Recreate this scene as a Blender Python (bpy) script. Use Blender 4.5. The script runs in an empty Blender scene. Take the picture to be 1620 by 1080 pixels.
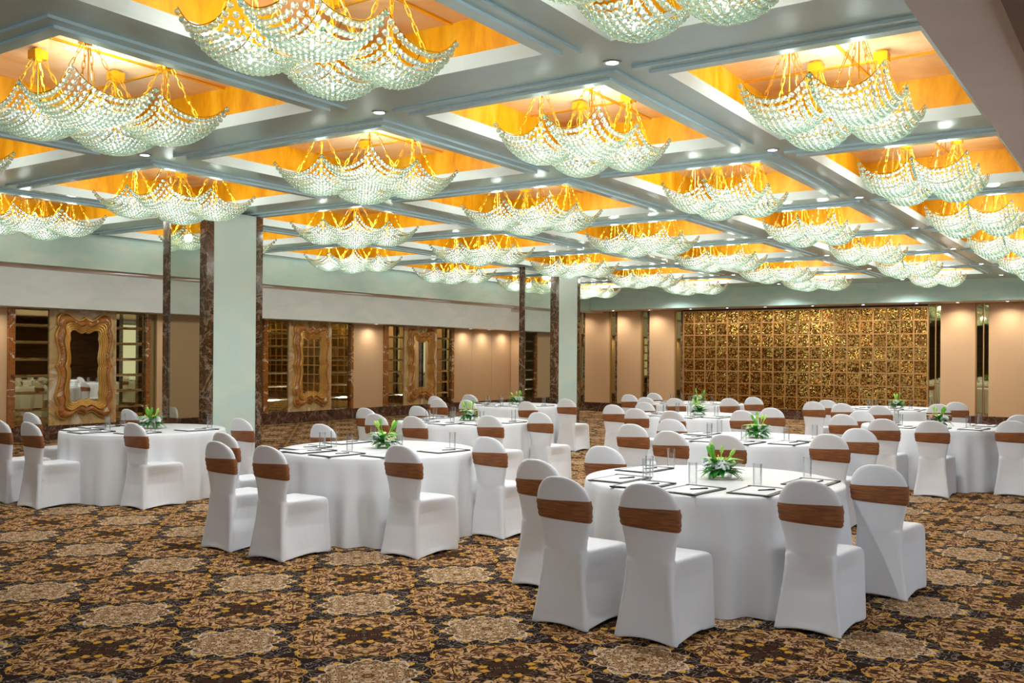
import bpy, bmesh, math, random
from mathutils import Vector, Matrix
random.seed(7)
PI = math.pi
C = bpy.context.scene.collection
SC = bpy.context.scene

# ------------------------------------------------------------------ camera
H = 1.65
yaw, pitch, roll = .592765, .0017096, .0068011
F = Vector((-math.sin(yaw)*math.cos(pitch), math.cos(yaw)*math.cos(pitch), math.sin(pitch)))
Rr = Vector((math.cos(yaw), math.sin(yaw), 0)); U = Rr.cross(F)
R2 = Rr*math.cos(roll)+U*math.sin(roll); U2 = U*math.cos(roll)-Rr*math.sin(roll)
cd = bpy.data.cameras.new('camera'); cam = bpy.data.objects.new('camera', cd); C.objects.link(cam)
cd.sensor_width = 36; cd.lens = 1523.51/1620*36; cd.shift_y = 22.565/1620
cd.clip_start = .05; cd.clip_end = 200
m4 = Matrix((R2, U2, -F)).transposed().to_4x4(); m4.translation = (0, 0, H)
cam.matrix_world = m4
SC.camera = cam

# ------------------------------------------------------------------ world, view, light levels
w = bpy.data.worlds.new('world'); SC.world = w; w.use_nodes = True
w.node_tree.nodes['Background'].inputs[0].default_value = (.84, .92, 1, 1)      # daylight for general fill through windows added behind and beside the camera
w.node_tree.nodes['Background'].inputs[1].default_value = .95
def portal(loc, rot, sx, sy):  # sampling portals for the sky fill at the added windows
    l = bpy.data.lights.new('fill_portal', 'AREA'); l.shape = 'RECTANGLE'; l.size = sx; l.size_y = sy; l.cycles.is_portal = True
    o = bpy.data.objects.new('fill_portal', l); C.objects.link(o); o.location = loc; o.rotation_euler = rot
portal((3.3, 3.5, 1.7), (0, math.radians(90), 0), 2.6, 17)
portal((-8, -6.6, 1.7), (math.radians(90), 0, 0), 18, 2.6)
vs = SC.view_settings
vs.view_transform = 'Standard'; vs.look = 'None'; vs.gamma = 1; vs.use_curve_mapping = False
vs.exposure = 1.0
cy = SC.cycles
cy.max_bounces = 8; cy.diffuse_bounces = 3; cy.glossy_bounces = 4; cy.transmission_bounces = 8
cy.transparent_max_bounces = 14; cy.caustics_reflective = False; cy.caustics_refractive = False
cy.sample_clamp_indirect = 4; cy.use_denoising = True
P_CHAND = 13      # watts of the lamp above each chandelier's shells
P_LOW = 4.6         # watts of the bulb in each shell
P_DOWN = 82       # each recessed downlight in the beam crossings
P_WASH = 30       # each wall washer
P_SLOT = 40       # each light added at a soffit slot to brighten the left wall band

# ------------------------------------------------------------------ helpers
def lin(c):
    return tuple(((x/255)/12.92 if x/255 <= .04045 else ((x/255+.055)/1.055)**2.4) for x in c)+(1,)

class NT:
    """tiny node builder"""
    def __init__(s, name):
        s.m = bpy.data.materials.new(name); s.m.use_nodes = True
        s.t = s.m.node_tree; s.t.nodes.clear()
        s.out = s.t.nodes.new('ShaderNodeOutputMaterial')
        s.b = s.t.nodes.new('ShaderNodeBsdfPrincipled')
        s.t.links.new(s.b.outputs[0], s.out.inputs[0])
    def n(s, t, **k):
        x = s.t.nodes.new(t)
        for a, v in k.items(): setattr(x, a, v)
        return x
    def put(s, sock, v):
        if isinstance(v, bpy.types.NodeSocket): s.t.links.new(v, sock)
        elif v is not None: sock.default_value = v
    def math(s, op, a, b=None, c=None):
        x = s.n('ShaderNodeMath', operation=op)
        s.put(x.inputs[0], a); s.put(x.inputs[1], b); s.put(x.inputs[2], c)
        return x.outputs[0]
    def vmath(s, op, a, b=None):
        x = s.n('ShaderNodeVectorMath', operation=op)
        s.put(x.inputs[0], a); s.put(x.inputs[1], b)
        return x.outputs[0]
    def mix(s, f, a, b):
        x = s.n('ShaderNodeMix', data_type='RGBA')
        s.put(x.inputs[0], f); s.put(x.inputs[6], a); s.put(x.inputs[7], b)
        return x.outputs[2]
    def ramp(s, f, *st):
        x = s.n('ShaderNodeValToRGB'); e = x.color_ramp.elements
        while len(e) < len(st): e.new(.5)
        for i, (p, c) in enumerate(st): e[i].position = p; e[i].color = c
        s.put(x.inputs[0], f); return x.outputs[0]
    def noise(s, vec, scale, detail=3, rough=.5, dist=0):
        x = s.n('ShaderNodeTexNoise'); s.put(x.inputs['Vector'], vec)
        x.inputs['Scale'].default_value = scale; x.inputs['Detail'].default_value = detail
        x.inputs['Roughness'].default_value = rough; x.inputs['Distortion'].default_value = dist
        return x.outputs[0]
    def pos(s, kind='Object'):
        return s.n('ShaderNodeTexCoord').outputs[kind]
    def bump(s, h, strength=.2, dist=.01):
        x = s.n('ShaderNodeBump'); x.inputs['Strength'].default_value = strength
        x.inputs['Distance'].default_value = dist; s.put(x.inputs['Height'], h)
        s.t.links.new(x.outputs[0], s.b.inputs['Normal']); return x
    def setp(s, **k):
        for a, v in k.items(): s.put(s.b.inputs[a.replace('_', ' ')], v)
        return s

def plain(name, rgb, rough=.5, metal=0, **k):
    t = NT(name); t.setp(Base_Color=lin(rgb), Roughness=rough, Metallic=metal, **k); return t.m

def emit(name, rgb, st):
    t = NT(name); t.setp(Base_Color=(0, 0, 0, 1)); t.b.inputs['Emission Color'].default_value = lin(rgb)
    t.b.inputs['Emission Strength'].default_value = st; return t.m

class MB:
    def __init__(s): s.v = []; s.f = []; s.mi = []
    def add(s, vs_, fs, mi=0):
        o = len(s.v); s.v += [tuple(p) for p in vs_]
        s.f += [tuple(i+o for i in f) for f in fs]; s.mi += [mi]*len(fs); return s
    def box(s, a, b, mi=0):
        x0, y0, z0 = a; x1, y1, z1 = b
        return s.add([(x0,y0,z0),(x1,y0,z0),(x1,y1,z0),(x0,y1,z0),(x0,y0,z1),(x1,y0,z1),(x1,y1,z1),(x0,y1,z1)],
                     [(3,2,1,0),(4,5,6,7),(0,1,5,4),(1,2,6,5),(2,3,7,6),(3,0,4,7)], mi)
    def loft(s, rings, close=True, cap0=False, cap1=False, mi=0):
        n = len(rings[0]); vs_ = [p for r in rings for p in r]; fs = []
        for i in range(len(rings)-1):
            for j in range(n if close else n-1):
                k = (j+1) % n
                fs.append((i*n+j, i*n+k, (i+1)*n+k, (i+1)*n+j))
        if cap0: fs.append(tuple(range(n))[::-1])
        if cap1: fs.append(tuple((len(rings)-1)*n+j for j in range(n)))
        return s.add(vs_, fs, mi)
    def lathe(s, prof, n=24, mi=0, cx=0, cy_=0):
        return s.loft([[(cx+r*math.cos(2*PI*j/n), cy_+r*math.sin(2*PI*j/n), z) for j in range(n)] for r, z in prof], True, mi=mi)
    def tube(s, pts, r, n=6, closed=False, mi=0):
        pts = [Vector(p) for p in pts]; rings = []; N = len(pts); prev = None
        for i, p in enumerate(pts):
            a = pts[(i-1) % N] if (closed or i) else p
            b = pts[(i+1) % N] if (closed or i < N-1) else p
            d = (b-a).normalized()
            up = prev if prev is not None else (Vector((0,0,1)) if abs(d.z) < .9 else Vector((1,0,0)))
            sx = d.cross(up)
            if sx.length < 1e-5: sx = d.cross(Vector((0,1,0)))
            sx.normalize(); up = sx.cross(d).normalized(); prev = up
            rr = r[i] if isinstance(r, (list, tuple)) else r
            rings.append([tuple(p+sx*rr*math.cos(2*PI*k/n)+up*rr*math.sin(2*PI*k/n)) for k in range(n)])
        if closed: rings.append(rings[0])
        return s.loft(rings, True, not closed, not closed, mi)
    def ball(s, c, r, mi=0, sub=1, sc=(1,1,1)):
        vs_, fs = ICO[sub]
        return s.add([(c[0]+x*r*sc[0], c[1]+y*r*sc[1], c[2]+z*r*sc[2]) for x, y, z in vs_], fs, mi)
    def mesh(s, name, mats, smooth=False, auto=None):
        me = bpy.data.meshes.new(name); me.from_pydata(s.v, [], s.f)
        for m in (mats if isinstance(mats, (list, tuple)) else [mats]): me.materials.append(m)
        if any(s.mi): me.polygons.foreach_set('material_index', s.mi)
        bm = bmesh.new(); bm.from_mesh(me); bmesh.ops.recalc_face_normals(bm, faces=bm.faces); bm.to_mesh(me); bm.free()
        if smooth: me.polygons.foreach_set('use_smooth', [True]*len(me.polygons))
        if auto is not None:
            me.polygons.foreach_set('use_smooth', [True]*len(me.polygons)); me.set_sharp_from_angle(angle=math.radians(auto))
        me.update(); return me
ICO = {}
for sub in (1, 2, 3):
    b_ = bmesh.new(); bmesh.ops.create_icosphere(b_, subdivisions=sub, radius=1)
    ICO[sub] = ([tuple(v.co) for v in b_.verts], [tuple(v.index for v in f.verts) for f in b_.faces]); b_.free()

def obj(name, me, parent=None, loc=(0,0,0), rotz=0, label=None, cat=None, group=None, kind=None):
    o = bpy.data.objects.new(name, me); C.objects.link(o)
    if parent: o.parent = parent
    o.location = loc; o.rotation_euler = (0, 0, rotz)
    if label: o['label'] = label
    if cat: o['category'] = cat
    if group: o['group'] = group
    if kind: o['kind'] = kind
    return o
def thing(name, label, cat, loc=(0,0,0), rotz=0, group=None):
    return obj(name, None, None, loc, rotz, label, cat, group)
def struct(name, mb, mats, **k):
    return obj(name, mb.mesh(name, mats, **k), kind='structure')
def copy_tree(o, parent=None):
    c = o.copy(); C.objects.link(c); c.parent = parent
    for ch in o.children: copy_tree(ch, c)
    return c
def lamp(kind, parent, loc, power, rgb, **k):
    l = bpy.data.lights.new(kind.lower()+'_lamp', kind); l.energy = power; l.color = lin(rgb)[:3]
    for a, v in k.items(): setattr(l, a, v)
    o = bpy.data.objects.new('lamp_light', l); C.objects.link(o); o.parent = parent; o.location = loc
    return o
def interp(tab, z):
    for (a, va), (b, vb) in zip(tab, tab[1:]):
        if z <= b:
            t = max(0, (z-a)/(b-a)); t = t*t*(3-2*t) if False else t
            return va+(vb-va)*t
    return tab[-1][1]

# ------------------------------------------------------------------ materials
def marble(name, base, dark, vein, scale=3, rough=.12, band=0):
    t = NT(name); p = t.pos()
    n1 = t.noise(p, scale, 6, .6, 1.2)
    col = t.ramp(n1, (.32, lin(dark)), (.5, lin(base)), (.68, lin(dark)))
    n2 = t.noise(p, scale*1.1, 5, .62, .8)
    v = t.math('ABSOLUTE', t.math('SUBTRACT', n2, .5))
    vm = t.ramp(v, (0, (1,1,1,1)), (.012, (.5,.5,.5,1)), (.03, (0,0,0,1)))
    col = t.mix(t.math('MULTIPLY', vm, .42), col, lin(vein))
    n3 = t.noise(p, scale*3.1, 4, .6, 2)
    v3 = t.math('ABSOLUTE', t.math('SUBTRACT', n3, .47))
    vm3 = t.ramp(v3, (0, (1,1,1,1)), (.02, (0,0,0,1)))
    col = t.mix(t.math('MULTIPLY', vm3, .3), col, lin(vein))
    t.setp(Base_Color=col, Roughness=rough); return t.m
M_dark = marble('dark_marble', (82, 52, 28), (42, 27, 17), (196, 176, 146), 2.6)
M_skirt = marble('skirting_marble', (92, 58, 46), (50, 32, 26), (170, 150, 130), 2.2)
def onyx(name, stops, scale, stretch):
    t = NT(name); p = t.vmath('MULTIPLY', t.pos(), stretch)
    n = t.noise(p, scale, 7, .58, 1.6)
    t.setp(Base_Color=t.ramp(n, *[(a, lin(c)) for a, c in stops]), Roughness=.12); return t.m
M_strip = onyx('onyx_strip', [(.3, (92, 50, 18)), (.45, (158, 98, 48)), (.55, (124, 72, 30)), (.62, (224, 190, 146)), (.7, (140, 84, 36))], 3.2, (1, 1, 1.6))
M_panel = onyx('onyx_panel', [(.28, (150, 104, 66)), (.42, (204, 176, 120)), (.55, (186, 144, 100)), (.64, (224, 208, 184)), (.75, (164, 116, 76))], 1.5, (1, 1, 1))
M_frame = onyx('onyx_frame', [(.3, (118, 68, 28)), (.46, (186, 120, 60)), (.56, (142, 84, 38)), (.64, (224, 190, 146)), (.72, (126, 76, 34))], 3.4, (1, 1, 1))
M_gold = plain('antique_gold', (214, 166, 88), .28, .6)
M_goldchain = plain('polished_gold', (255, 200, 50), .25, .8)
M_brass = plain('brass_trim', (186, 138, 84), .3, .6)

def plaster(name, a, b, rough, scale=1.4, spec=.5, metal=0):
    t = NT(name); p = t.pos()
    n = t.noise(t.vmath('MULTIPLY', p, (1, 1, 2.5)), scale, 5, .6, .6)
    t.setp(Base_Color=t.ramp(n, (.32, lin(a)), (.68, lin(b))), Roughness=rough, Metallic=metal); return t.m
M_mint = plaster('mint_plaster', (178, 214, 202), (206, 224, 210), .42)
M_col = plaster('column_plaster', (190, 214, 206), (206, 220, 204), .38, 1.0)
M_band = plaster('grey_plaster', (206, 208, 202), (220, 220, 212), .5)
M_beam = plaster('silver_beam', (184, 212, 210), (200, 220, 214), .22, 1.2, metal=.25)
M_soffit = plaster('soffit_paint', (216, 202, 194), (226, 212, 204), .5)
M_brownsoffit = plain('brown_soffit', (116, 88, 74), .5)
M_riser = plain('pale_lit_riser', (206, 232, 238), .35)  # paler than the beams: light caught by the risers is in the colour
M_lip = plaster('white_cove_lip', (186, 208, 208), (206, 222, 220), .4)
t = NT('gold_leaf'); p = t.pos(); n = t.noise(t.vmath('MULTIPLY', p, (3, 3, 1)), 1.6, 6, .65, .4)
t.setp(Base_Color=t.ramp(n, (.3, lin((214, 136, 0))), (.52, lin((244, 172, 6))), (.72, lin((250, 198, 60)))), Roughness=.4, Metallic=.15)
M_leaf = t.m
t = NT('peach_leaf'); p = t.pos(); n = t.noise(p, 1.2, 6, .6, .8)
t.setp(Base_Color=t.ramp(n, (.3, lin((210, 140, 70))), (.5, lin((236, 190, 138))), (.7, lin((246, 214, 178)))), Roughness=.3, Metallic=.2)
M_leaftop = t.m

def beige(name, c):
    t = NT(name); p = t.pos()
    wv = t.n('ShaderNodeTexWave', wave_type='BANDS', bands_direction='Z'); t.put(wv.inputs[0], p)
    wv.inputs['Scale'].default_value = 60; wv.inputs['Distortion'].default_value = 2
    n = t.noise(p, 30, 3)
    t.setp(Base_Color=t.mix(t.math('MULTIPLY', n, .3), lin(c), lin([x*.86 for x in c])), Roughness=.7)
    t.bump(wv.outputs[1], .08, .003); return t.m
M_beige = beige('beige_fabric', (204, 166, 124))
M_olive = plain('olive_return', (150, 128, 74), .6)
def mirror(name, rgb, rough=.02):
    t = NT(name); t.setp(Base_Color=lin(rgb), Roughness=rough, Metallic=1); return t.m
M_mirror = mirror('bronze_mirror', (176, 164, 120))
M_bevel = mirror('mirror_bevel', (214, 206, 170), .08)
M_clear = mirror('silver_mirror', (226, 228, 216))
M_black = plain('black_gap', (22, 16, 12), .3)
t = NT('zebra_wood'); p = t.vmath('MULTIPLY', t.pos(), (.25, .25, 5)); n = t.noise(p, 2.2, 6, .6, 1.5)
t.setp(Base_Color=t.ramp(n, (.35, lin((52, 34, 16))), (.55, lin((112, 78, 40))), (.68, lin((70, 46, 22)))), Roughness=.3)
M_wood = t.m

# white fabrics
t = NT('white_spandex'); t.setp(Base_Color=lin((228, 229, 232)), Roughness=.55)
t.b.inputs['Sheen Weight'].default_value = .15
M_cover = t.m
t = NT('white_damask'); p = t.pos(); n = t.noise(p, 28, 3, .6, 2.5)
t.setp(Base_Color=lin((230, 232, 234)), Roughness=t.math('MULTIPLY_ADD', n, .4, .18)); t.bump(n, .12, .004)
M_cloth = t.m
t = NT('brown_sash'); p = t.vmath('MULTIPLY', t.pos(), (3, 3, 26)); n = t.noise(p, 2.2, 4, .6, 1)
t.setp(Base_Color=t.ramp(n, (.3, lin((114, 62, 32))), (.6, lin((154, 94, 44)))), Roughness=.45); t.bump(n, .5, .012)
M_sash = t.m
M_leather = plain('black_leather', (26, 26, 28), .4)
M_paper = plain('white_paper', (236, 238, 238), .6)
M_pen = plain('black_pen', (18, 18, 20), .25)
t = NT('clear_glass'); t.t.nodes.remove(t.b)
tr = t.n('ShaderNodeBsdfTransparent'); tr.inputs[0].default_value = (.98, .985, .985, 1)
gl = t.n('ShaderNodeBsdfGlossy'); gl.inputs['Roughness'].default_value = .03
lw = t.n('ShaderNodeLayerWeight'); lw.inputs[0].default_value = .35
mx = t.n('ShaderNodeMixShader'); t.put(mx.inputs[0], t.math('MULTIPLY_ADD', lw.outputs['Fresnel'], .45, .02))
t.t.links.new(tr.outputs[0], mx.inputs[1]); t.t.links.new(gl.outputs[0], mx.inputs[2]); t.t.links.new(mx.outputs[0], t.out.inputs[0])
M_glass = t.m
# crystal beads: clear glass balls, part mirror-bright, part letting the lamp light through
t = NT('crystal_bead'); t.t.nodes.remove(t.b)
gs = t.n('ShaderNodeBsdfGlass'); gs.inputs['IOR'].default_value = 1.5; gs.inputs['Roughness'].default_value = 0; gs.inputs[0].default_value = lin((236, 252, 248))
gl = t.n('ShaderNodeBsdfGlossy'); gl.inputs['Roughness'].default_value = .05; gl.inputs[0].default_value = lin((244, 254, 252))
tl = t.n('ShaderNodeBsdfTranslucent'); tl.inputs[0].default_value = lin((214, 244, 238))
df = t.n('ShaderNodeBsdfDiffuse'); df.inputs[0].default_value = lin((196, 228, 222))
tr = t.n('ShaderNodeBsdfTransparent'); tr.inputs[0].default_value = lin((240, 248, 240))
def mixs(t, f, a, b):
    x = t.n('ShaderNodeMixShader'); t.put(x.inputs[0], f); t.t.links.new(a, x.inputs[1]); t.t.links.new(b, x.inputs[2]); return x.outputs[0]
body = mixs(t, .55, df.outputs[0], tl.outputs[0])
sh = mixs(t, .29, gs.outputs[0], body)
sh = mixs(t, .12, sh, gl.outputs[0])
sh = mixs(t, .24, sh, tr.outputs[0])
t.t.links.new(sh, t.out.inputs[0]); M_bead = t.m
M_bulb = emit('bulb_glow', (255, 250, 240), 14)
M_disc = emit('downlight_glow', (240, 246, 255), 14)
M_rim = plain('downlight_rim', (150, 150, 150), .3, .6)

# carpet
t = NT('medallion_carpet'); p = t.pos()
sx = t.n('ShaderNodeSeparateXYZ'); t.put(sx.inputs[0], p)
X, Y = sx.outputs[0], sx.outputs[1]
PX, PY = 1.03, 1.06
def cell(x, off, per):
    q = t.math('DIVIDE', t.math('SUBTRACT', x, off), per)
    q = t.math('SUBTRACT', t.math('FRACT', q), .5)
    return q
ax, ay = cell(X, -1.33-PX/2, PX), cell(Y, 3.72-PY/2, PY)      # centred on pale medallion
bx, by = cell(X, -1.33, PX), cell(Y, 3.72, PY)                # centred on dark-hearted medallion
def lobed(x, y, n, amp, amp2=0):
    r = t.math('SQRT', t.math('ADD', t.math('MULTIPLY', x, x), t.math('MULTIPLY', y, y)))
    th = t.math('ARCTAN2', y, x)
    c = t.math('COSINE', t.math('MULTIPLY', th, n))
    k = t.math('MULTIPLY_ADD', c, amp, 1.0)
    if amp2: k = t.math('MULTIPLY_ADD', t.math('COSINE', t.math('MULTIPLY', th, n*3)), amp2, k)
    return t.math('DIVIDE', r, k)
def sym(x, y):
    a_, b_ = t.math('ABSOLUTE', x), t.math('ABSOLUTE', y)
    cv = t.n('ShaderNodeCombineXYZ')
    t.put(cv.inputs[0], t.math('MAXIMUM', a_, b_)); t.put(cv.inputs[1], t.math('MINIMUM', a_, b_))
    return cv.outputs[0]
rA = lobed(ax, ay, 8, .10, .03); rB = lobed(bx, by, 4, .08, .05); rBc = lobed(bx, by, 8, .16, .05)
sv = sym(ax, ay)
def lines(scale, lo, width, dist=1.5, det=1):
    n = t.noise(sv, scale, det, .5, dist)
    d = t.math('ABSOLUTE', t.math('SUBTRACT', n, lo))
    return t.math('LESS_THAN', d, width)
vor = t.n('ShaderNodeTexVoronoi'); t.put(vor.inputs['Vector'], sv); vor.inputs['Scale'].default_value = 13
vor.inputs['Randomness'].default_value = .8
wob = t.noise(sv, 60, 1)
fl_d = t.math('MULTIPLY_ADD', t.math('SUBTRACT', wob, .5), .34, vor.outputs['Distance'])
flower = t.math('LESS_THAN', fl_d, .36)
eye = t.math('LESS_THAN', vor.outputs['Distance'], .09)
dk, dk2 = lin((32, 17, 12)), lin((58, 32, 20))
gold = lin((196, 146, 54)); grey = lin((136, 122, 108))
tanA, tanB = lin((192, 164, 134)), lin((188, 150, 112)); oliv = lin((104, 86, 56))
ground = t.mix(lines(13, .5, .022), dk, grey)
ground = t.mix(flower, ground, gold); ground = t.mix(eye, ground, dk2)
colB = t.mix(lines(13, .5, .04), tanB, lin((146, 106, 62)))
colB = t.mix(lines(8, .46, .032), colB, gold); colB = t.mix(lines(9.5, .55, .045), colB, dk2)
colB = t.mix(lines(17, .44, .04), colB, lin((84, 52, 30))); vor2 = t.n('ShaderNodeTexVoronoi'); t.put(vor2.inputs['Vector'], sv); vor2.inputs['Scale'].default_value = 9
fl2 = t.math('LESS_THAN', t.math('MULTIPLY_ADD', t.math('SUBTRACT', wob, .5), .5, vor2.outputs['Distance']), .2)
colB = t.mix(fl2, colB, lin((84, 60, 36))); colB = t.mix(eye, colB, dk2)
colBc = t.mix(lines(14, .5, .09), oliv, dk); colBc = t.mix(lines(9, .55, .05), colBc, dk2); colBc = t.mix(flower, colBc, lin((190, 138, 44))); colBc = t.mix(eye, colBc, dk)
colA = t.mix(lines(11, .5, .035), tanA, lin((112, 82, 46))); colA = t.mix(lines(16, .45, .04), colA, lin((140, 106, 66)))
colA = t.mix(lines(20, .54, .03), colA, dk2); colA = t.mix(eye, colA, dk2)
warp = t.math('MULTIPLY', t.math('SUBTRACT', t.noise(sv, 9, 1), .5), .10)
rA2, rB2, rBc2 = t.math('ADD', rA, warp), t.math('ADD', rB, warp), t.math('ADD', rBc, warp)
inB = t.math('LESS_THAN', rB2, .418); inBo = t.math('LESS_THAN', rB2, .424)
inA = t.math('LESS_THAN', rA2, .232); inAo = t.math('LESS_THAN', rA2, .245)
inBc = t.math('LESS_THAN', rBc2, .20)
col = t.mix(inBo, ground, gold); col = t.mix(inB, col, colB); col = t.mix(inBc, col, colBc)
col = t.mix(inAo, col, lin((196, 172, 142))); col = t.mix(inA, col, colA)
blot = t.noise(p, .7, 2)
hs = t.n('ShaderNodeHueSaturation'); t.put(hs.inputs['Color'], col); t.put(hs.inputs['Value'], t.math('MULTIPLY_ADD', blot, .3, 1.0))
t.setp(Base_Color=hs.outputs[0], Roughness=.95); t.b.inputs['Specular IOR Level'].default_value = .1
t.bump(t.noise(p, 400, 2), .3, .004)
M_carpet = t.m

# sequins: small gold squares, each hanging at its own slight tilt
t = NT('gold_sequins'); p = t.pos()
q = t.vmath('MULTIPLY', p, (1/.0305, 1, 1/.0305)); fl = t.vmath('FLOOR', q)
wn = t.n('ShaderNodeTexWhiteNoise', noise_dimensions='3D'); t.put(wn.inputs[0], fl)
fr = t.n('ShaderNodeSeparateXYZ'); t.put(fr.inputs[0], t.vmath('FRACTION', q))
ex = t.math('LESS_THAN', t.math('ABSOLUTE', t.math('SUBTRACT', fr.outputs[0], .5)), .42)
ez = t.math('LESS_THAN', t.math('ABSOLUTE', t.math('SUBTRACT', fr.outputs[2], .5)), .42)
msk = t.math('MULTIPLY', ex, ez)
tilt = t.vmath('MULTIPLY', t.vmath('SUBTRACT', wn.outputs['Color'], (.5, .5, .5)), (.11, .0, .12))
ge = t.n('ShaderNodeNewGeometry')
q2 = t.vmath('FLOOR', t.vmath('MULTIPLY', p, (20/6.69, 0, 8/2.74))); wn2 = t.n('ShaderNodeTexWhiteNoise', noise_dimensions='3D'); t.put(wn2.inputs[0], q2)
tilt = t.vmath('ADD', tilt, t.vmath('MULTIPLY', t.vmath('SUBTRACT', wn2.outputs['Color'], (.5, .5, .5)), (.05, 0, .06)))
nrm = t.vmath('NORMALIZE', t.vmath('ADD', ge.outputs['Normal'], tilt))
tint = t.ramp(wn.outputs['Value'], (0, lin((74, 40, 16))), (.45, lin((190, 128, 58))), (.8, lin((232, 184, 96))), (1, lin((252, 226, 140))))
t.setp(Base_Color=t.mix(msk, lin((70, 44, 18)), tint), Roughness=.13, Metallic=.92, Normal=nrm)
M_sequin = t.m

# ------------------------------------------------------------------ room shell
XW, YB = -17.77, 26.32           # left wall, back wall
XR, YF = 3.2, -6.5               # right wall, wall behind the camera
ZB, ZF, ZT = 3.595, 3.555, 3.93   # beam face, coffer frame face, coffer top
XFA, YFA = -14.15, 25.2          # left and back fascias
ZL = 2.514
ZSL, ZSB = 3.013, 3.08           # soffits behind them
struct('floor', MB().box((XW-.3, YF-.3, -.2), (XR+.3, YB+.3, 0)), M_carpet)
struct('wall_left', MB().box((XW-.3, YF, 0), (XW, YB, ZL)), M_olive)
struct('wall_back', MB().box((XW-.3, YB, 0), (XR+.3, YB+.3, 3.2)), M_black)
struct('wall_right', MB().box((XR, YF, 0), (XR+.3, YB, .4)).box((XR, YF, 3.0), (XR+.3, YB, 4.2)).box((XR, YF, .4), (XR+.3, -5, 3.0)).box((XR, 12, .4), (XR+.3, YB, 3.0)), M_wood)
def fill_window(n, axis, a0, a1, k):  # unseen windows, added to let in light for general brightness
    mb = MB()
    for i in range(k+1):
        c = a0+(a1-a0)*i/k
        if axis == 'y': mb.box((XR+.1, c-.04, .4), (XR+.18, c+.04, 3.0))
        else: mb.box((c-.04, YF-.18, .4), (c+.04, YF-.1, 3.0))
    struct('fill_window_%d' % n, mb, M_wood)
fill_window(1, 'y', -5, 12, 8); fill_window(2, 'x', -17, -12, 3); fill_window(3, 'x', -7, 1, 4)
struct('wall_rear', MB().box((XW-.3, YF-.3, 0), (XR+.3, YF, .4)).box((XW-.3, YF-.3, 3.0), (XR+.3, YF, 4.2)).box((XW-.3, YF-.3, .4), (-17, YF, 3.0)).box((1, YF-.3, .4), (XR+.3, YF, 3.0)).box((-12, YF-.3, .4), (-7, YF, 3.0)), M_wood)
# left fascia, its soffit and the sloping band below
struct('trim_1', MB().box((XFA-.12, YF, ZSL), (XFA, YFA, 3.9)), M_mint)
mb = MB(); mb.add([(XFA-.12, YF, ZSL), (-17.1, YF, 3.205), (-17.1, YB, 3.205), (XFA-.12, YB, ZSL), (XFA-.12, YF, ZSL+.1), (-17.1, YF, 3.305), (-17.1, YB, 3.305), (XFA-.12, YB, ZSL+.1)],
       [(0, 1, 2, 3), (4, 5, 6, 7), (0, 3, 7, 4)])
struct('trim_2', mb, M_soffit)
struct('trim_3', MB().box((XW-.3, YF, ZL), (-17.1, YB, 3.205)), M_band)
# back fascia and soffit
struct('trim_4', MB().box((XFA-.12, YFA, ZSB), (XR, YFA+.12, 3.9)), M_mint)
struct('trim_5', MB().box((XW, YFA+.12, ZSB), (XR, YB, ZSB+.1)), M_soffit)
# lowered ceiling over the right aisle
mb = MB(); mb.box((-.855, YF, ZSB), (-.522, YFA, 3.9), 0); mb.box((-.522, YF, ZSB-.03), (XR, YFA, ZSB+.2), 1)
struct('trim_6', mb, [M_soffit, M_brownsoffit])

# coffered ceiling
COLS = {'A': (-2.75, -1.16), 'B': (-4.84, -3.23), 'C': (-7.8, -5.46), 'D': (-10.86, -8.5), 'E': (-13.92, -11.45)}
CB = {'A': (-2.99, -.9), 'B': (-5.15, -2.99), 'C': (-8.15, -5.15), 'D': (-11.155, -8.15), 'E': (XFA, -11.155)}
ROWS = [(2.9, 5.12), (5.93, 8.22), (9.06, 11.45), (12.28, 14.6), (15.43, 17.75), (18.58, 20.9), (21.72, 23.23)]
ROWC = [(3.25, 5.33), (6.1, 8.33), (9.12, 11.45)]+ROWS[3:]
RB = [2.5, 5.56, 8.68, 11.87, 15.02, 18.17, 21.31, YFA]
COFFERS = []
mb = MB()
def rect(x0, x1, y0, y1, z): return [(x0, y0, z), (x1, y0, z), (x1, y1, z), (x0, y1, z)]
for c, (x0, x1) in COLS.items():
    for r in range(7):
        y0, y1 = (ROWS if c in 'AB' else ROWC)[r]
        cx0, cx1 = CB[c]; cy0, cy1 = RB[r], RB[r+1]
        e = lambda d: (max(x0-d, cx0+(x0-cx0)*(1-d/.2)), min(x1+d, cx1-(cx1-x1)*(1-d/.2)), max(y0-d, cy0+.02), min(y1+d, cy1-.02))
        a, b = e(.18), e(.09)
        cap = (x0-.1, x1+.1, y0-.1, y1+.1)
        rings = [rect(cx0, cx1, cy0, cy1, ZB), rect(*a, ZB), rect(*a, ZB-.02), rect(*b, ZB-.02), rect(*b, ZF), rect(x0, x1, y0, y1, ZF),
                 rect(x0, x1, y0, y1, ZF+.1), rect(*cap, ZF+.1), rect(*cap, ZT)]
        for i, mi in enumerate((0, 1, 0, 1, 0, 2, 2, 3)): mb.loft(rings[i:i+2], True, mi=mi)
        mb.add(rect(*cap, ZT), [(0, 1, 2, 3)], 4)
        mx_, my_ = (x0+x1)/2, (y0+y1)/2
        for sy in (-.55, .55):                       # gold ribs across the top
            mb.box((cap[0], my_+sy-.012, ZT-.012), (cap[1], my_+sy+.012, ZT), 5)
        mb.box((mx_-.012, cap[2], ZT-.013), (mx_+.012, cap[3], ZT), 5)
        COFFERS.append((c, r, mx_, my_))
mb.add(rect(XFA, -.85, YF, RB[0], ZB), [(0, 1, 2, 3)])
mb.add(rect(XW, XR, YF, YB, 4.1), [(0, 1, 2, 3)])
struct('ceiling', mb, [M_beam, M_riser, M_lip, M_leaf, M_leaftop, M_goldchain])

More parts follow.
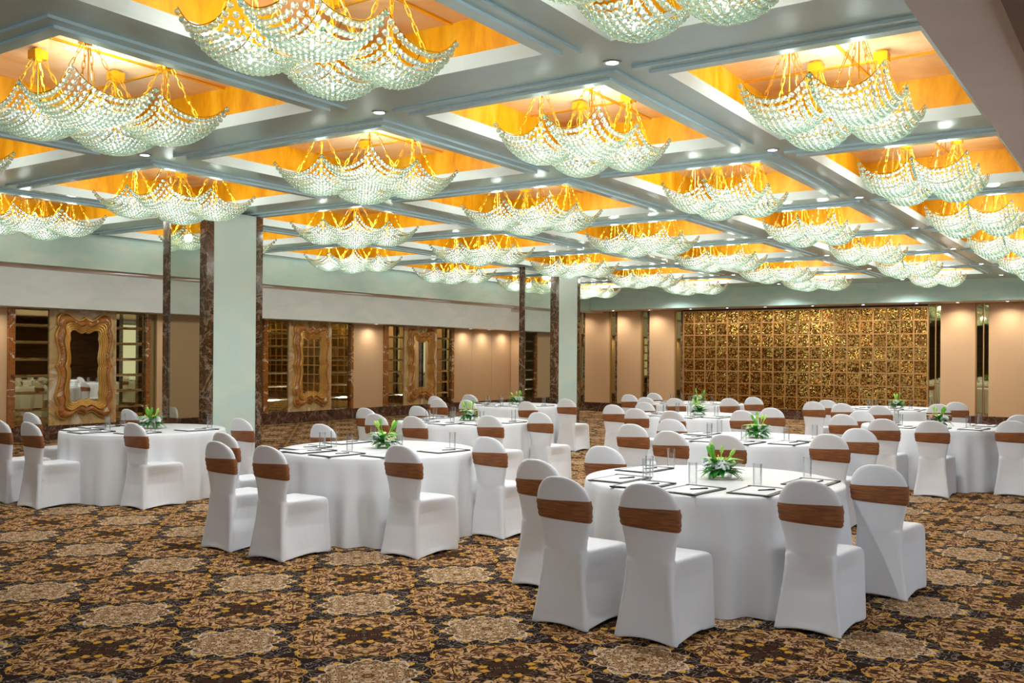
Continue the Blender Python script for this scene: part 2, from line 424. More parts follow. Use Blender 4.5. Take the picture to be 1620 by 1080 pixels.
# skirting
struct('baseboard_left', MB().box((XW, YF, 0), (XW+.05, YB, .275)), M_skirt)
struct('baseboard_back', MB().box((XW, YB-.06, 0), (XR, YB, .275)), M_skirt)

# ------------------------------------------------------------------ left wall
XP = XW
def wall_box(name, y0, y1, mat, depth=.04, z0=.275, z1=ZL, **k):
    me = MB().box((XP+.022, y0, z0), (XP+.022+depth, y1, z1)).mesh(name, mat)
    return obj(name, me, **k)
tn = [10]
def strip_l(y0, y1):
    tn[0] += 1; wall_box('trim_%d' % tn[0], y0, y1, M_strip, .07, kind='structure')
def mirror_tiles(name, y0, y1, label, n=7):
    root = thing(name, label, 'mirror', (XP+.024, (y0+y1)/2, .275), 0, 'tall bronze mirrors of stacked bevelled tiles on the left wall')
    hgt = (ZL-.275)/n
    for k in range(n):
        a, b, z0, z1, bv, d = y0-(y0+y1)/2, y1-(y0+y1)/2, k*hgt, (k+1)*hgt, .028, .012
        mb = MB(); o = [(0, a, z0), (0, b, z0), (0, b, z1), (0, a, z1)]; i = [(d, a+bv*.6, z0+bv), (d, b-bv*.6, z0+bv), (d, b-bv*.6, z1-bv), (d, a+bv*.6, z1-bv)]
        mb.add(o+i, [(4, 5, 6, 7)]); mb.add(o+i, [(0, 1, 5, 4), (1, 2, 6, 5), (2, 3, 7, 6), (3, 0, 4, 7)], 1)
        bk = MB()
        obj('mirror_tile', mb.mesh('mirror_tile', [M_mirror, M_bevel]), root)
    return root
def outline():
    q = [(0, .93), (.10, .885), (.24, .865), (.38, .905), (.52, .965), (.68, 1.0), (.82, .985), (.92, .93), (.955, .86), (.94, .79), (.90, .735),
         (.945, .69), (.99, .62), (1.0, .54), (.965, .44), (.905, .33), (.875, .22), (.885, .12), (.935, .045), (.99, 0)]
    full = q + [(x, -y) for x, y in q[::-1][1:]]
    full += [(-x, y) for x, y in full[::-1][1:-1]]
    return full
OUT = outline()
def ornate_mirror(yc, label):
    root = thing('ornate_mirror', label, 'mirror', (XP+.064, yc, 1.42), 0, 'carved scalloped mirrors on onyx panels')
    hw, hh = .62, 1.05
    def ring(t, x):
        k = .32*t/.29; out = []
        for px, py in OUT:
            qx, qy = (px, math.copysign(.94, py)) if abs(py) > .85 and abs(px) < .9 else (math.copysign(.95, px), py)
            px, py = px+(qx-px)*k, py+(qy-py)*k
            out.append((x, px*(hw-t), py*(hh-t*1.15)))
        return out
    def prof(name, pr, mat):
        mb = MB(); mb.loft([ring(t, x) for t, x in pr], True)
        obj(name, mb.mesh(name, mat, auto=50), root)
    prof('gold_edge', [(0, 0), (0, .05), (.008, .062), (.02, .062), (.026, .05)], M_gold)
    prof('onyx_border', [(.024, .05), (.045, .085), (.075, .105), (.105, .105), (.135, .09), (.15, .06)], M_frame)
    pr = [(.148, .06)]
    for k in range(4):
        t0 = .155+k*.034
        pr += [(t0, .10-k*.016), (t0+.01, .112-k*.016), (t0+.022, .11-k*.016), (t0+.03, .085-k*.016)]
    prof('gold_inner_frame', pr+[(.295, .02)], M_gold)
    mb = MB(); r = ring(.29, .022); mb.add([(.022, 0, 0)]+r, [(0, i+1, (i+1) % len(r)+1) for i in range(len(r))])
    obj('mirror_glass', mb.mesh('mirror_glass', M_clear), root)
    return root
def onyx_panel(y0, y1):
    tn[0] += 1; wall_box('trim_%d' % tn[0], y0, y1, M_panel, .04, kind='structure')
def fabric_l(y0, y1, label, d=.06):
    wall_box('upholstered_panel', y0+.004, y1-.004, M_beige, d, label=label, cat='wall panel', group='beige upholstered panels on the left wall')
strip_l(9.57, 9.70); mirror_tiles('tiled_mirror', 9.70, 10.38, 'tall bronze tiled mirror left of the big ornate mirror at far left')
onyx_panel(10.38, 11.81); ornate_mirror(11.095, 'scalloped onyx and gold mirror at far left, behind the far left table')
mirror_tiles('tiled_mirror', 11.81, 12.49, 'tall bronze tiled mirror between the far left ornate mirror and the beige recess'); strip_l(12.49, 12.59)
fabric_l(12.75, 15.6, 'wide beige fabric panel on the left wall beside the nearer mint column')
strip_l(15.7, 15.83); mirror_tiles('tiled_mirror', 15.83, 16.51, 'tall bronze tiled mirror just right of the nearer mint column')
onyx_panel(16.51, 17.97); ornate_mirror(17.24, 'scalloped onyx and gold mirror just right of the nearer mint column')
mirror_tiles('tiled_mirror', 17.97, 18.66, 'bronze tiled mirror right of the middle ornate mirror'); strip_l(18.66, 18.76)
fabric_l(18.76, 19.97, 'beige fabric panel between the middle and the farthest ornate mirrors', .03)
strip_l(19.97, 20.15); mirror_tiles('tiled_mirror', 20.15, 20.85, 'bronze tiled mirror left of the farthest ornate mirror')
onyx_panel(20.85, 22.32); ornate_mirror(21.585, 'smallest-looking scalloped mirror, farthest along the left wall')
mirror_tiles('tiled_mirror', 22.32, 23.01, 'bronze tiled mirror right of the farthest ornate mirror'); strip_l(23.01, 23.13)
for k, (a, b) in enumerate(((23.13, 24.06), (24.06, 25.13), (25.13, 26.3))):
    fabric_l(a, b, 'tall beige fabric panel on the left wall, %s after the last ornate mirror' % ('first', 'second', 'third')[k], .03)
fabric_l(6.9, 9.57, 'beige fabric panel at the very left edge of the photo', .03)
strip_l(6.75, 6.9)
mirror_tiles('tiled_mirror', 6.1, 6.75, 'tiled mirror on the near left wall, seen only reflected in the rear column')
strip_l(6.0, 6.1); fabric_l(.5, 6.0, 'long beige panel near the camera on the left wall', .03)

# ------------------------------------------------------------------ back wall
BW = YB
def back_box(name, x0, x1, mat, depth, z0=.275, z1=3.075, **k):
    return obj(name, MB().box((x0, BW-.022-depth, z0), (x1, BW-.022, z1)).mesh(name, mat), **k)
for x0, x1, l in ((-17.7, -15.15, 'beige upholstered panel on the back wall, partly hidden behind the rear mint column'),
                  (-14.9, -14.06, 'beige upholstered panel on the back wall, first right of the rear mint column'),
                  (-13.77, -12.99, 'beige upholstered panel on the back wall, second right of the rear mint column'),
                  (-12.69, -11.89, 'beige upholstered panel on the back wall, just left of the sequin wall'),
                  (-4.61, -3.81, 'beige upholstered panel on the back wall, first right of the sequin wall'),
                  (-3.51, -2.6, 'beige upholstered panel on the back wall, cut by the right edge'),
                  ):
    back_box('upholstered_panel', x0, x1, M_beige, .1, label=l, cat='wall panel', group='beige upholstered panels on the back wall')
def back_mirror(x0, x1, label, dark=None):
    r = thing('mirror_strip', label, 'mirror', ((x0+x1)/2, BW, .275), 0, 'narrow vertical mirrors on the back wall')
    a, b = x0-(x0+x1)/2, x1-(x0+x1)/2
    obj('mirror_glass', MB().box((a, -.02, 0), (b, 0, 2.8)).mesh('mirror_glass', M_mirror), r)
    obj('brass_edge', MB().box((a, -.05, 0), (a+.02, -.02, 2.8)).mesh('brass_edge', M_brass), r)
    if dark: obj('dark_edge', MB().box((b-.09, -.08, 0), (b, -.02, 2.8)).mesh('dark_edge', M_dark), r)
back_mirror(-15.15, -14.9, 'narrow mirror on the back wall hugging the rear mint column', 1)
back_mirror(-14.06, -13.77, 'narrow mirror between the first and second beige panels of the back wall', 1)
back_mirror(-12.99, -12.69, 'narrow mirror between the second and third beige panels of the back wall', 1)
back_mirror(-11.89, -11.61, 'narrow mirror against the left end of the sequin wall', 1)
back_mirror(-4.92, -4.76, 'narrow mirror against the right end of the sequin wall')
back_mirror(-4.75, -4.61, 'thin mirror left of the first beige panel right of the sequin wall')
back_mirror(-3.81, -3.66, 'thin mirror right of the first beige panel beyond the sequin wall')
back_mirror(-3.645, -3.51, 'thin mirror left of the beige panel cut by the right edge')
tn[0] += 1; struct('trim_%d' % tn[0], MB().box((-2.5, BW-.12, .275), (XR, BW-.022, 3.075)), M_wood)
sq = thing('sequin_wall', 'wide gold sequin wall divided into square panels, behind the stage-side tables', 'decorative wall', (-11.61, BW, .275))
NX, NZ, W_, H_ = 20, 8, 6.69, 2.74
mb = MB(); mb.box((0, -.06, 0), (W_, 0, H_)); obj('sequin_field', mb.mesh('sequin_field', M_sequin), sq)
mb = MB()
for k in range(NX+1):
    x = W_*k/NX; mb.box((x-.017, -.085, 0), (x+.017, -.06, H_))
for k in range(NZ+1):
    z = H_*k/NZ; mb.box((-.017, -.0845, max(0, z-.015)), (W_+.017, -.06, z+.015))
obj('panel_frame', mb.mesh('panel_frame', M_brass), sq)

# ------------------------------------------------------------------ columns
def column(y0, y1, label):
    x0, x1 = -11.2, -10.29
    r = thing('column', label, 'column', (x0, y0, 0), 0, 'mint plaster columns with marble corners')
    W, D, T = x1-x0, y1-y0, ZF
    obj('plaster_shaft', MB().box((.05, .012, 0), (W-.006, D-.006, T)).mesh('plaster_shaft', M_col), r)
    obj('mirror_face', MB().box((.13, 0, .28), (W-.13, .012, T)).mesh('mirror_face', M_clear), r)
    for (xa, xb, ya, yb) in ((0, .13, -.012, .12), (W-.14, W, -.012, .1), (W-.12, W, D-.11, D), (0, .12, D-.11, D)):
        mb = MB(); mb.box((xa, ya, 0), (xb, yb, T))
        obj('marble_corner', mb.mesh('marble_corner', M_dark), r)
    obj('plinth', MB().box((-.006, -.02, 0), (W+.008, D+.008, .28)).mesh('plinth', M_skirt), r)
column(8.175, 9.1, 'nearer mint column with dark marble corners and a mirrored face')
column(16.9, 17.87, 'farther mint column with dark marble corners, left of the back wall panels')

# ------------------------------------------------------------------ chandeliers
ORD = ['nearest', 'second', 'third', 'fourth', 'fifth', 'sixth', 'farthest']
CNAME = {'A': 'in the coffer row by right soffit', 'B': 'in the second coffer row from right', 'C': 'in the middle coffer row',
         'D': 'in the second coffer row from left', 'E': 'in the coffer row by left fascia'}
RISE = .138
EXP = 2.5
def shell_mesh(hx, hy, nx, ny):
    mb = MB(); r = .0188
    for i in range(nx):
        for j in range(ny):
            u, v = -1+2*i/(nx-1), -1+2*j/(ny-1)
            mb.ball((u*hx, v*hy, RISE*(abs(u)**EXP+abs(v)**EXP)), r, 0, 2)
    return mb.mesh('crystal_shell', M_bead, smooth=True)
def rib_mesh(hx, hy):
    mb = MB()
    for v in (-1, -.5, 0, .5, 1):
        mb.tube([(u/6*hx, v*hy, RISE*(abs(u/6)**EXP+abs(v)**EXP)+.026) for u in range(-6, 7)], .004, 4)
    for u in (-1, 1):
        mb.tube([(u*hx, v/6*hy, RISE*(abs(u)**EXP+abs(v/6)**EXP)+.026) for v in range(-6, 7)], .004, 4)
    return mb.mesh('gold_ribs', M_goldchain)
def chain_mesh(a, b):
    a, b = Vector(a), Vector(b); d = b-a; L = d.length; n = max(4, int(L/.052)); d.normalize()
    s1 = d.cross(Vector((0, 0, 1))); s1 = s1.normalized() if s1.length > .01 else Vector((1, 0, 0)); s2 = d.cross(s1)
    mb = MB(); l = L/n*.66
    for k in range(n):
        c = a+d*(L*(k+.5)/n); s = s1 if k % 2 else s2
        pts = [c+d*(l*y)+s*(.0105*x) for x, y in ((.6, -1), (1, -.55), (1, .55), (.6, 1), (-.6, 1), (-1, .55), (-1, -.55), (-.6, -1))]
        mb.tube(pts, .0026, 4, True)
    return mb.mesh('chain', M_goldchain)
TOPZ = ZT-3.27                      # coffer top above the shell bottom
proto = {}
def make_chandelier(hx, hy, nx, ny):
    root = thing('chandelier', 'proto', 'chandelier')
    sm, rm = shell_mesh(hx, hy, nx, ny), rib_mesh(hx, hy)
    ch = [chain_mesh((sx*hx*.62, sy*hy*.62, RISE*.8), (sx*.03, sy*.03, TOPZ-.09)) for sx in (-1, 1) for sy in (-1, 1)]
    cm = MB().box((-.05, -.05, TOPZ-.085), (.05, .05, TOPZ-.02)).box((-.02, -.02, TOPZ-.1), (.02, .02, TOPZ)).mesh('ceiling_canopy', M_goldchain)
    rod = MB().tube([(0, 0, TOPZ-.09), (0, 0, .10)], .005, 6).mesh('rod', M_goldchain)
    bl = MB().ball((0, 0, .05), .013, 0, 2).mesh('bulb', M_bulb, smooth=True)
    for sx in (-1, 1):
        for sy in (-1, 1):
            s = obj('crystal_shell', sm, root, (sx*hx*1.01, sy*hy*1.01, 0))
            obj('gold_ribs', rm, s); obj('ceiling_canopy', cm, s); obj('rod', rod, s); obj('bulb', bl, s)
            for m in ch: obj('chain', m, s)
    return root
pA = make_chandelier(.238, .318, 13, 17); pC = make_chandelier(.32, .318, 17, 17)
used = set()
for c, r, x, y in COFFERS:
    k = 'A' if c in 'AB' else 'C'; pr = pA if k == 'A' else pC
    o = pr if k not in used else copy_tree(pr); used.add(k)
    o.location = (x, y, 3.27)
    o['label'] = 'crystal bead chandelier on gold chains, %s %s' % (ORD[r], CNAME[c])
    o['group'] = 'crystal bead chandeliers in the ceiling coffers'
for o in [o for o in SC.objects if o.name.startswith('chandelier')]:
    lamp('POINT', o, (0, 0, .43), P_CHAND, (246, 250, 248), shadow_soft_size=.12)
    for sh_ in [q for q in o.children if q.name.startswith('crystal_shell')]:
        lamp('POINT', sh_, (0, 0, .17), P_LOW*(.5 if o.location.y < 5 else .8), (246, 250, 248), shadow_soft_size=.06)

# ------------------------------------------------------------------ recessed lights
dm = MB().lathe([(.062, 0), (.062, -.004), (.042, -.006), (.042, 0)], 20).mesh('trim_ring', M_rim, smooth=False)
gm = MB().add([(.042*math.cos(2*PI*k/20), .042*math.sin(2*PI*k/20), -.003) for k in range(20)], [tuple(range(20))]).mesh('lens', M_disc)
def downlight(x, y, z, label, group, power, rgb, size, blend=.6, tilt=None):
    r = thing('downlight', label, 'light', (x, y, z-.001), 0, group)
    obj('trim_ring', dm, r); obj('lens', gm, r)
    l = lamp('SPOT', r, (0, 0, -.03), power, rgb, spot_size=math.radians(size), spot_blend=blend, shadow_soft_size=.04)
    if tilt: l.rotation_euler = tilt
XC = {'between the right and second coffer rows': -3.0, 'between the second and middle coffer rows': -5.17, 'between the middle and fourth coffer rows': -8.2, 'left of the coffer row second from the left': -11.3}
for nm, x in XC.items():
    ys = ([5.61, 8.76, 11.87, 15.02, 18.17, 21.31, 24.23] if x > -4 else [5.76, 8.83, 11.87, 15.02, 18.17, 21.31, 24.5])
    if x < -10: ys = ys[:1]+ys[2:]
    for k, y in enumerate([]+ys):
        downlight(x, y, ZB, 'recessed downlight %s, number %d from near end' % (nm, k+1), 'recessed downlights on the beam crossings',
                  P_DOWN, (238, 246, 250), 140, .9)
for k, x in enumerate((-14.9, -13.7, -12.5, -11.2, -10.1, -9.0, -7.7, -6.4, -5.1, -4.15, -3.05, -2.0)):
    downlight(x, 25.78, ZSB, 'tiny recessed spotlight in the back soffit, number %d from the left' % (k+1), 'spotlights washing the back wall', P_WASH, (252, 244, 230), 140, 1.0, (math.radians(8), 0, 0))
for k, y in enumerate((7.4, 9.1, 13.4, 14.9, 19.35, 23.6, 24.6, 25.7)):
    downlight(-17.42, y, ZL, 'tiny recessed spotlight under the left wall band, number %d from the near end' % (k+1), 'spotlights washing the left wall', P_WASH*.5, (252, 244, 230), 150, 1.0, (0, math.radians(6), 0))

slot = MB().box((-.05, -.35, -.004), (.05, .35, .0)).mesh('slot_frame', M_rim)
slotl = MB().box((-.03, -.33, -.006), (.03, .33, -.004)).mesh('added_slot_lens', emit('added_slot_glow', (240, 244, 255), .35))
for k in range(9):  # lights added in the soffit slots to lift the band below
    y = 1.5+k*2.95
    r = thing('added_slot_light', 'linear slot with added light in the upper left soffit, number %d from the near end' % (k+1), 'light', (-15.1, y, 3.072), 0, 'soffit slots with added lights above the left wall band')
    obj('slot_frame', slot, r); obj('added_slot_lens', slotl, r)
    l = lamp('SPOT', r, (0, 0, -.03), P_SLOT, (246, 253, 244), spot_size=math.radians(165), spot_blend=.6, shadow_soft_size=.15); l.rotation_euler = (0, math.radians(50), 0)
# ------------------------------------------------------------------ chairs
def chair_cover():
    mb = MB()
    def ring(z, wr, wf, yr, yf, bow, rad=.03, lift=0):
        pts = []
        def arc(cx, cy_, a0, a1):
            for k in range(5):
                a = a0+(a1-a0)*k/4; pts.append((cx+rad*math.cos(a), cy_+rad*math.sin(a)))
        ed = []
        arc(wr-rad, yr+rad, -PI/2, 0)
        for k in range(1, 8):
            f = k/8; pts.append((wr+(wf-wr)*f-bow*math.sin(PI*f**.62)**1.2, yr+(yf-yr)*f))
        arc(wf-rad, yf-rad, 0, PI/2)
        for k in range(1, 6):
            f = k/6; pts.append((wf-2*wf*f, yf-bow*.5*math.sin(PI*f)))
        arc(-wf+rad, yf-rad, PI/2, PI)
        for k in range(1, 8):
            f = k/8; pts.append((-(wf+(wr-wf)*f)+bow*math.sin(PI*(1-f)**.62)**1.2, yf+(yr-yf)*f))
        arc(-wr+rad, yr+rad, PI, 1.5*PI)
        for k in range(1, 6):
            f = k/6; pts.append((-wr+2*wr*f, yr+bow*.3*math.sin(PI*f)))
        return [(x, y, z) for x, y in pts]
    WR = [(0, .206), (.06, .198), (.15, .184), (.25, .171), (.35, .161), (.42, .157), (.47, .156)]
    YR = [(0, 0), (.1, .016), (.25, .034), (.47, .05)]
    WF = [(0, .212), (.2, .208), (.4, .205), (.44, .203), (.465, .19)]
    YF_ = [(0, .565), (.2, .553), (.4, .545), (.445, .54), (.465, .515)]
    BW_ = [(0, .012), (.1, .032), (.25, .056), (.35, .046), (.43, .012), (.47, 0)]
    zs = [0, .02, .06, .1, .15, .2, .25, .3, .35, .4, .43, .45, .462]
    rings = [ring(z, interp(WR, z), interp(WF, z), interp(YR, z), interp(YF_, z), interp(BW_, z), .022 if z < .3 else .03) for z in zs]
    top = ring(.472, .14, .165, .065, .49, 0, .04)
    mb.loft(rings+[top], True, True, True)
    WB = [(.3, .150), (.40, .154), (.47, .153), (.54, .162), (.62, .180), (.68, .191), (.74, .1955), (.78, .1945), (.82, .184), (.855, .164), (.885, .136), (.905, .108), (.918, .077), (.926, .04)]
    YBk = [(.3, .060), (.42, .057), (.48, .05), (.5, .05), (.6, .044), (.7, .030), (.8, .014), (.93, -.008)]
    sl = []
    for k in range(46):
        z = .3+(.926-.3)*k/45
        wz, yb = interp(WB, z), interp(YBk, z); th = .06 if z < .86 else max(.02, .06-.04*(z-.86)/.066)
        pts = []
        for j in range(36):
            a = 2*PI*j/36; cx, sy = math.cos(a), math.sin(a)
            x = wz*math.copysign(abs(cx)**.55, cx); y = yb+th/2+th/2*math.copysign(abs(sy)**.6, sy)
            y += -.018*(1-(x/.2)**2)+.012
            pts.append((x, y, z))
        sl.append(pts)
    mb.loft(sl, True, True, True)
    me0 = mb.mesh('chair_cover', M_cover)
    tmp = bpy.data.objects.new('tmp', me0); C.objects.link(tmp)
    md = tmp.modifiers.new('r', 'REMESH'); md.mode = 'VOXEL'; md.voxel_size = .0085
    md = tmp.modifiers.new('s', 'SMOOTH'); md.factor = .5; md.iterations = 7
    dg = bpy.context.evaluated_depsgraph_get()
    me = bpy.data.meshes.new_from_object(tmp.evaluated_get(dg)); me.name = 'chair_cover'
    bpy.data.objects.remove(tmp); 
    zmin = min(v.co.z for v in me.vertices)
    for v in me.vertices:
        if v.co.z < .05: v.co.z += -zmin*(1-v.co.z/.05)+ .0
        # hem pulled up a little between the feet
        if v.co.z < .06:
            fx = max(0, 1-(v.co.x/.17)**2); fy = max(0, 1-((v.co.y-.28)/.24)**2)
            v.co.z += .02*max(fx*(1 if abs(v.co.y-.28) > .2 else 0), fy*(1 if abs(v.co.x) > .12 else 0))*(1-v.co.z/.06)
    if not me.materials: me.materials.append(M_cover)
    me.polygons.foreach_set('use_smooth', [True]*len(me.polygons)); me.update()
    # sash
    sb = MB(); rg = []
    for k in range(9):
        z = .652+.122*k/8
        wz, yb = interp(WB, z)+.002, interp(YBk, z); th = .063
        bulge = .004+.0025*math.sin(k*2.4)+(.0 if 0 < k < 8 else -.004)
        pts = []
        for j in range(60):
            a = 2*PI*j/60; cx, sy = math.cos(a), math.sin(a)
            x = (wz+bulge)*math.copysign(abs(cx)**.55, cx); y = yb+.03+(th/2+bulge)*math.copysign(abs(sy)**.6, sy)
            y += -.018*(1-(x/.2)**2)+.012
            zz = z+.006*math.sin(x*9+k*.8)-.014*(x/.2)*(1-k/8)
            pts.append((x, y, zz))
        rg.append(pts)
    sb.loft(rg, True)
    return me, sb.mesh('sash', M_sash, smooth=True)
CH, SA = chair_cover()

import json
def ground(u, v, h):
    d = R2*(u-810)+U2*(562.565-v)+F*1523.51
    k = (h-H)/d.z
    return Vector((d.x*k, d.y*k))
TABLES = {
 'T1': ((-2.72, 6.68), 'right foreground table', [(953.6, 703.5), (847, 724), (886, 751), (1022, 762), (1278, 757), (1388, 732.7)]),
 'T2': ((-6.22, 6.95), 'left-centre foreground table', [(508, 669), (352, 682), (343, 696), (422, 703), (633, 702), (770, 689)]),
 'T3': ((-10.05, 7.08), 'far left table', [(202, 646), (47, 651), (-3, 662), (45, 666), (210, 667), (379, 660)]),
 'T4': ((-7.99, 10.7), 'table behind left-centre foreground table', [(660, 641), (577, 644), (593, 653), (653, 657), (773, 656), (852, 651)]),
 'T5': ((-10.0, 14.9), 'table by farther mint column', [(742, 623), (688, 626), (692, 630), (738, 632), (833, 634), (895, 630)]),
 'T6': ((-3.76, 10.4), 'table behind right foreground table', [(1061, 661.6), (999, 669), (1058, 680), (1147, 685.7), (1310, 685), (1358, 676)]),
 'T7': ((-6.03, 14.1), 'middle table before sequin wall', [(1018.8, 635), (969.4, 639), (1005, 645), (1062, 648.7), (1173.8, 648), (1220, 644)]),
 'T8': ((-7.66, 17.95), 'farthest left table before sequin wall', [(1034, 621), (994.7, 623), (1020.7, 627.4), (1068, 629), (1153, 629), (1191.6, 627)]),
 'T9': ((-2.52, 13.95), 'table at right photo edge', [(1361.7, 649), (1333, 654), (1396.7, 661), (1474, 664), (1601.7, 664), (1615, 655)]),
 'T10': ((-4.02, 18.48), 'farthest right table before sequin wall', [(1308, 631.7), (1286.7, 634), (1332, 637), (1391, 640.7), (1485, 638), (1512.7, 635)]),
}
PLACE = ['rear left', 'left', 'front left', 'front middle', 'front right', 'right']
TR, TH = .93, .77

def cloth_mesh(seed):
    rnd = random.Random(seed); N = 180; ph = [rnd.uniform(0, 6.28) for _ in range(4)]
    def fold(a): return (.55*math.sin(17*a+ph[0]+1.2*math.sin(3*a+ph[2]))+.35*math.sin(26*a+ph[1]+1.5*math.sin(2*a))+.3*math.sin(9*a+ph[3]))
    rings = []
    for r, z in ((.3, TH), (.6, TH), (.82, TH), (TR-.025, TH), (TR-.008, TH-.004), (TR, TH-.016)):
        rings.append([(r*math.cos(2*PI*j/N), r*math.sin(2*PI*j/N), z) for j in range(N)])
    for k in range(1, 15):
        f = k/14; z = (TH-.016)*(1-f)+.004*f; out = []
        for j in range(N):
            a = 2*PI*j/N; r = TR+.004+.03*f+.056*f**.8*fold(a)
            out.append((r*math.cos(a), r*math.sin(a), z))
        rings.append(out)
    mb = MB(); mb.loft(rings, True); mb.f.append(tuple(range(N))); mb.mi.append(0)
    return mb.mesh('tablecloth', M_cloth, auto=60)
cloths = [cloth_mesh(s) for s in (1, 2, 3)]
tt = MB().lathe([(0, TH-.035), (TR-.03, TH-.035), (TR-.02, TH-.02), (TR-.03, TH-.008), (0, TH-.008)], 48).mesh('tabletop', M_wood)

# glass tumbler
gmsh = MB().lathe([(.001, 0), (.030, 0), (.0305, .003), (.032, .155), (.0300, .155), (.028, .016), (.001, .014)], 28).mesh('water_glass', M_glass, smooth=False, auto=40)
# note pad holder
padm = MB().box((-.145, -.21, 0), (.145, .21, .007)).box((-.145, .175, .007), (.145, .21, .011)).mesh('leather_folder', M_leather)
papm = MB().box((-.115, -.185, .007), (.115, .17, .0095)).mesh('paper', M_paper)
penm = MB().tube([(0, -.07, .004), (0, -.062, .004), (0, .06, .004), (0, .068, .004)], [.0015, .0038, .0045, .003], 8).mesh('pen', M_pen, smooth=True)
pencl = MB().box((-.0015, .012, .008), (.0015, .062, .0105)).mesh('clip', plain('pen_clip', (150, 150, 155), .2, 1))

# flower arrangement
M_green = plain('leaf_green', (96, 178, 44), .35); M_lime = plain('anthurium_green', (124, 208, 60), .3)
M_deep = plain('deep_green', (46, 134, 40), .4); M_bud = plain('lily_bud', (176, 214, 92), .4); M_white = plain('hydrangea_white', (240, 244, 240), .6)
M_cream = plain('hydrangea_cream', (224, 232, 176), .6); M_pink = plain('pink_petal', (236, 160, 140), .5); M_yel = plain('spadix_yellow', (214, 196, 70), .5)
def leaf_poly(mb, base, dirn, up, L, W, mi=0, cup=.15, heart=False):
    base, d = Vector(base), Vector(dirn).normalized(); s = d.cross(Vector(up)).normalized(); n = s.cross(d)
    rows = []; K = 7
    for k in range(K+1):
        f = k/K; wv = W*(math.sin(PI*min(1, f*.92+.04))**.8)*(1-.35*f if not heart else (1.15-.7*f))
        c = base+d*(L*f)-n*(cup*L*f*f)
        rows.append([tuple(c-s*wv+n*wv*.25), tuple(c), tuple(c+s*wv+n*wv*.25)])
    mb.loft(rows, False, mi=mi)
def flowers(seed, pink=False):
    rnd = random.Random(seed)
    root = thing('flower_arrangement', 'proto', 'flowers')
    v = MB().lathe([(.001, .0), (.068, 0), (.074, .006), (.078, .05), (.075, .05), (.070, .01), (.001, .008)], 28).mesh('glass_bowl', M_glass, auto=40)
    obj('glass_bowl', v, root)
    mb = MB()
    for k in range(40):
        a = rnd.uniform(0, 2*PI); e = rnd.uniform(-.2, .9); L = rnd.uniform(.07, .125)
        leaf_poly(mb, (.03*math.cos(a), .03*math.sin(a), rnd.uniform(.03, .075)), (math.cos(a)*math.cos(e), math.sin(a)*math.cos(e), math.sin(e)), (0, 0, 1), L, rnd.uniform(.018, .030), 0, .3)
    obj('foliage', mb.mesh('foliage', M_deep, smooth=True), root)
    mb = MB(); a = rnd.uniform(-.9, -.3)                      # fern frond drooping over the bowl
    d = Vector((math.cos(a), math.sin(a), 0))
    for k in range(12):
        f = k/11; c = d*(.05+.10*f)+Vector((0, 0, .06+.02*f-.075*f*f)); s = d.cross(Vector((0, 0, 1)))
        for sg in (-1, 1): leaf_poly(mb, c, s*sg+d*.6-Vector((0, 0, .2)), (0, 0, 1), .035*(1-.7*f)+.006, .006, 0, .2)
    obj('fern_frond', mb.mesh('fern_frond', M_deep, smooth=True), root)
    spots = [(2.9, .062, .09), (5.2, .064, .086)]
    for i, (a, rr, z) in enumerate(spots):
        a += rnd.uniform(-.4, .4); mb = MB(); c = Vector((rr*math.cos(a), rr*math.sin(a), z))
        for k in range(80):
            u = rnd.uniform(-.5, 1); th = rnd.uniform(0, 2*PI); q = math.sqrt(1-u*u); n = Vector((q*math.cos(th), q*math.sin(th), u))
            pz = c+n*.038
            mb.ball(pz, .0105, 0, 1, (1, 1, .6))
        obj('hydrangea', mb.mesh('hydrangea', M_pink if (pink and i == 0) else (M_cream if i == 1 and seed == 11 else M_white), smooth=True), root)
    for k in range(5):
        a = k*1.26+rnd.uniform(-.3, .3)+4.0; mb = MB(); d = Vector((math.cos(a), math.sin(a), .45))
        leaf_poly(mb, (.03*math.cos(a), .03*math.sin(a), .105), d, (0, 0, 1), .11, .046, 0, .35, True)
        af = obj('anthurium', mb.mesh('anthurium', M_lime, smooth=True), root)
        s = Vector((.03*math.cos(a), .03*math.sin(a), .108))
        obj('spadix', MB().tube([s, s+Vector((math.cos(a)*.03, math.sin(a)*.03, .035))], [.004, .0025], 6).mesh('spadix', M_yel, smooth=True), af)
    for k in range(6):
        a = rnd.uniform(0, 2*PI); lean = rnd.uniform(.15, .75); d = Vector((math.cos(a)*lean, math.sin(a)*lean, 1)).normalized()
        b0 = Vector((.03*math.cos(a), .03*math.sin(a), .10)); b1 = b0+d*rnd.uniform(.05, .10)
        mb = MB(); mb.tube([b0, b1, b1+d*.012, b1+d*.03, b1+d*.05, b1+d*.058], [.003, .004, .010, .0125, .008, .002], 8)
        obj('lily_bud', mb.mesh('lily_bud', M_bud if k % 2 else M_green, smooth=True), root)
    return root
fproto = [flowers(3), flowers(11), flowers(23, True)]

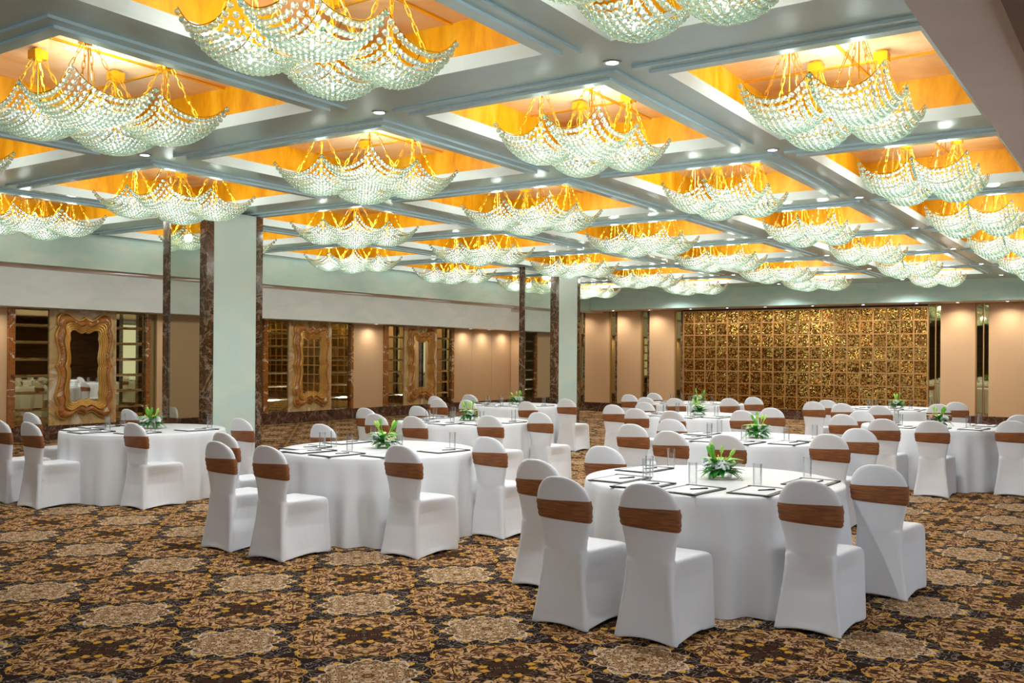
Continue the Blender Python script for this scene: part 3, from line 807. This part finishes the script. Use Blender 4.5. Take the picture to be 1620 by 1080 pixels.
ch_used = [0]; pad0 = glass0 = pen0 = chair0 = None
fi = 0
for ti, (key, ((tx, ty), tname, chairs)) in enumerate(TABLES.items()):
    r = thing('round_table', 'round banquet table under the white cloth, the %s' % tname, 'table', (tx, ty, 0), 0, 'round banquet tables')
    obj('tabletop', tt, r)
    for k in range(4):
        a = PI/4+k*PI/2
        obj('leg', MB().tube([(.6*math.cos(a), .6*math.sin(a), TH-.035), (.62*math.cos(a), .62*math.sin(a), 0)], .018, 8).mesh('leg', M_rim), r)
    obj('tablecloth', cloths[ti % 3], None, (tx, ty, 0), ti*1.3, 'white floor-length damask cloth on the %s' % tname, 'tablecloth', 'white round tablecloths')
    pk = 2 if key == 'T9' else ti % 2
    f = fproto[pk] if not fproto[pk].get('done') else copy_tree(fproto[pk])
    f['done'] = 1; f.scale = (1.22, 1.22, 1.15)
    f.location = (tx+.03, ty+.06, TH+.001); f.rotation_euler = (0, 0, ti*.9 if ti else 0.4)
    f['label'] = 'bowl of green anthuriums and white hydrangeas on the %s' % tname if pk < 2 else 'bowl of pink, cream and green flowers on the %s' % tname
    f['group'] = 'flower bowls on the tables'
    for ci, (u, v) in enumerate(chairs):
        p = ground(u, v, .93); rz = math.radians(random.uniform(-3, 2))
        wh = 'at %s of %s' % (PLACE[ci], tname)
        if chair0 is None:
            chair0 = thing('banquet_chair', '', 'chair'); obj('chair_cover', CH, chair0); obj('sash', SA, chair0); c = chair0
        else: c = copy_tree(chair0)
        c.location = (p.x, p.y-.02, 0); c.rotation_euler = (0, 0, rz)
        c['label'] = 'white covered chair with brown sash ' + wh; c['group'] = 'white covered banquet chairs with brown sashes'
        d = p-Vector((tx, ty)); ang = math.atan2(d.y, d.x)
        ang += {2: -.15, 3: .04}.get(ci, 0)
        q = Vector((tx, ty))+Vector((math.cos(ang), math.sin(ang)))*.69
        pr_ = math.radians(random.uniform(-7, 1))
        if pad0 is None:
            pad0 = thing('notepad_folder', '', 'notepad'); obj('leather_folder', padm, pad0); obj('paper', papm, pad0); o = pad0
            pen0 = thing('pen', '', 'pen'); obj('pen_barrel', penm, pen0); obj('clip', pencl, pen0); pn = pen0
            glass0 = obj('water_glass', gmsh, None, cat='glass'); g = glass0
        else: o, pn, g = copy_tree(pad0), copy_tree(pen0), copy_tree(glass0)
        o.location = (q.x, q.y, TH+.001); o.rotation_euler = (0, 0, pr_)
        o['label'] = 'black notepad folder before chair ' + wh; o['group'] = 'notepad folders on the tables'
        pn.location = (q.x+.045, q.y+.02, TH+.0107); pn.rotation_euler = (0, 0, -.45+random.uniform(-.25, .25))
        pn['label'] = 'black pen on notepad before chair ' + wh; pn['group'] = 'pens on the notepads'
        gx = q.x+(.1 if q.x < tx-.3 else -.11); gy = q.y+.275
        if math.hypot(gx-tx-.03, gy-ty-.06) < .17: gx -= .16; 
        g.location = (gx, gy, TH+.0008)
        g['label'] = 'clear water glass before chair ' + wh; g['group'] = 'water glasses on the tables'
for o in SC.objects:
    if 'done' in o: del o['done']
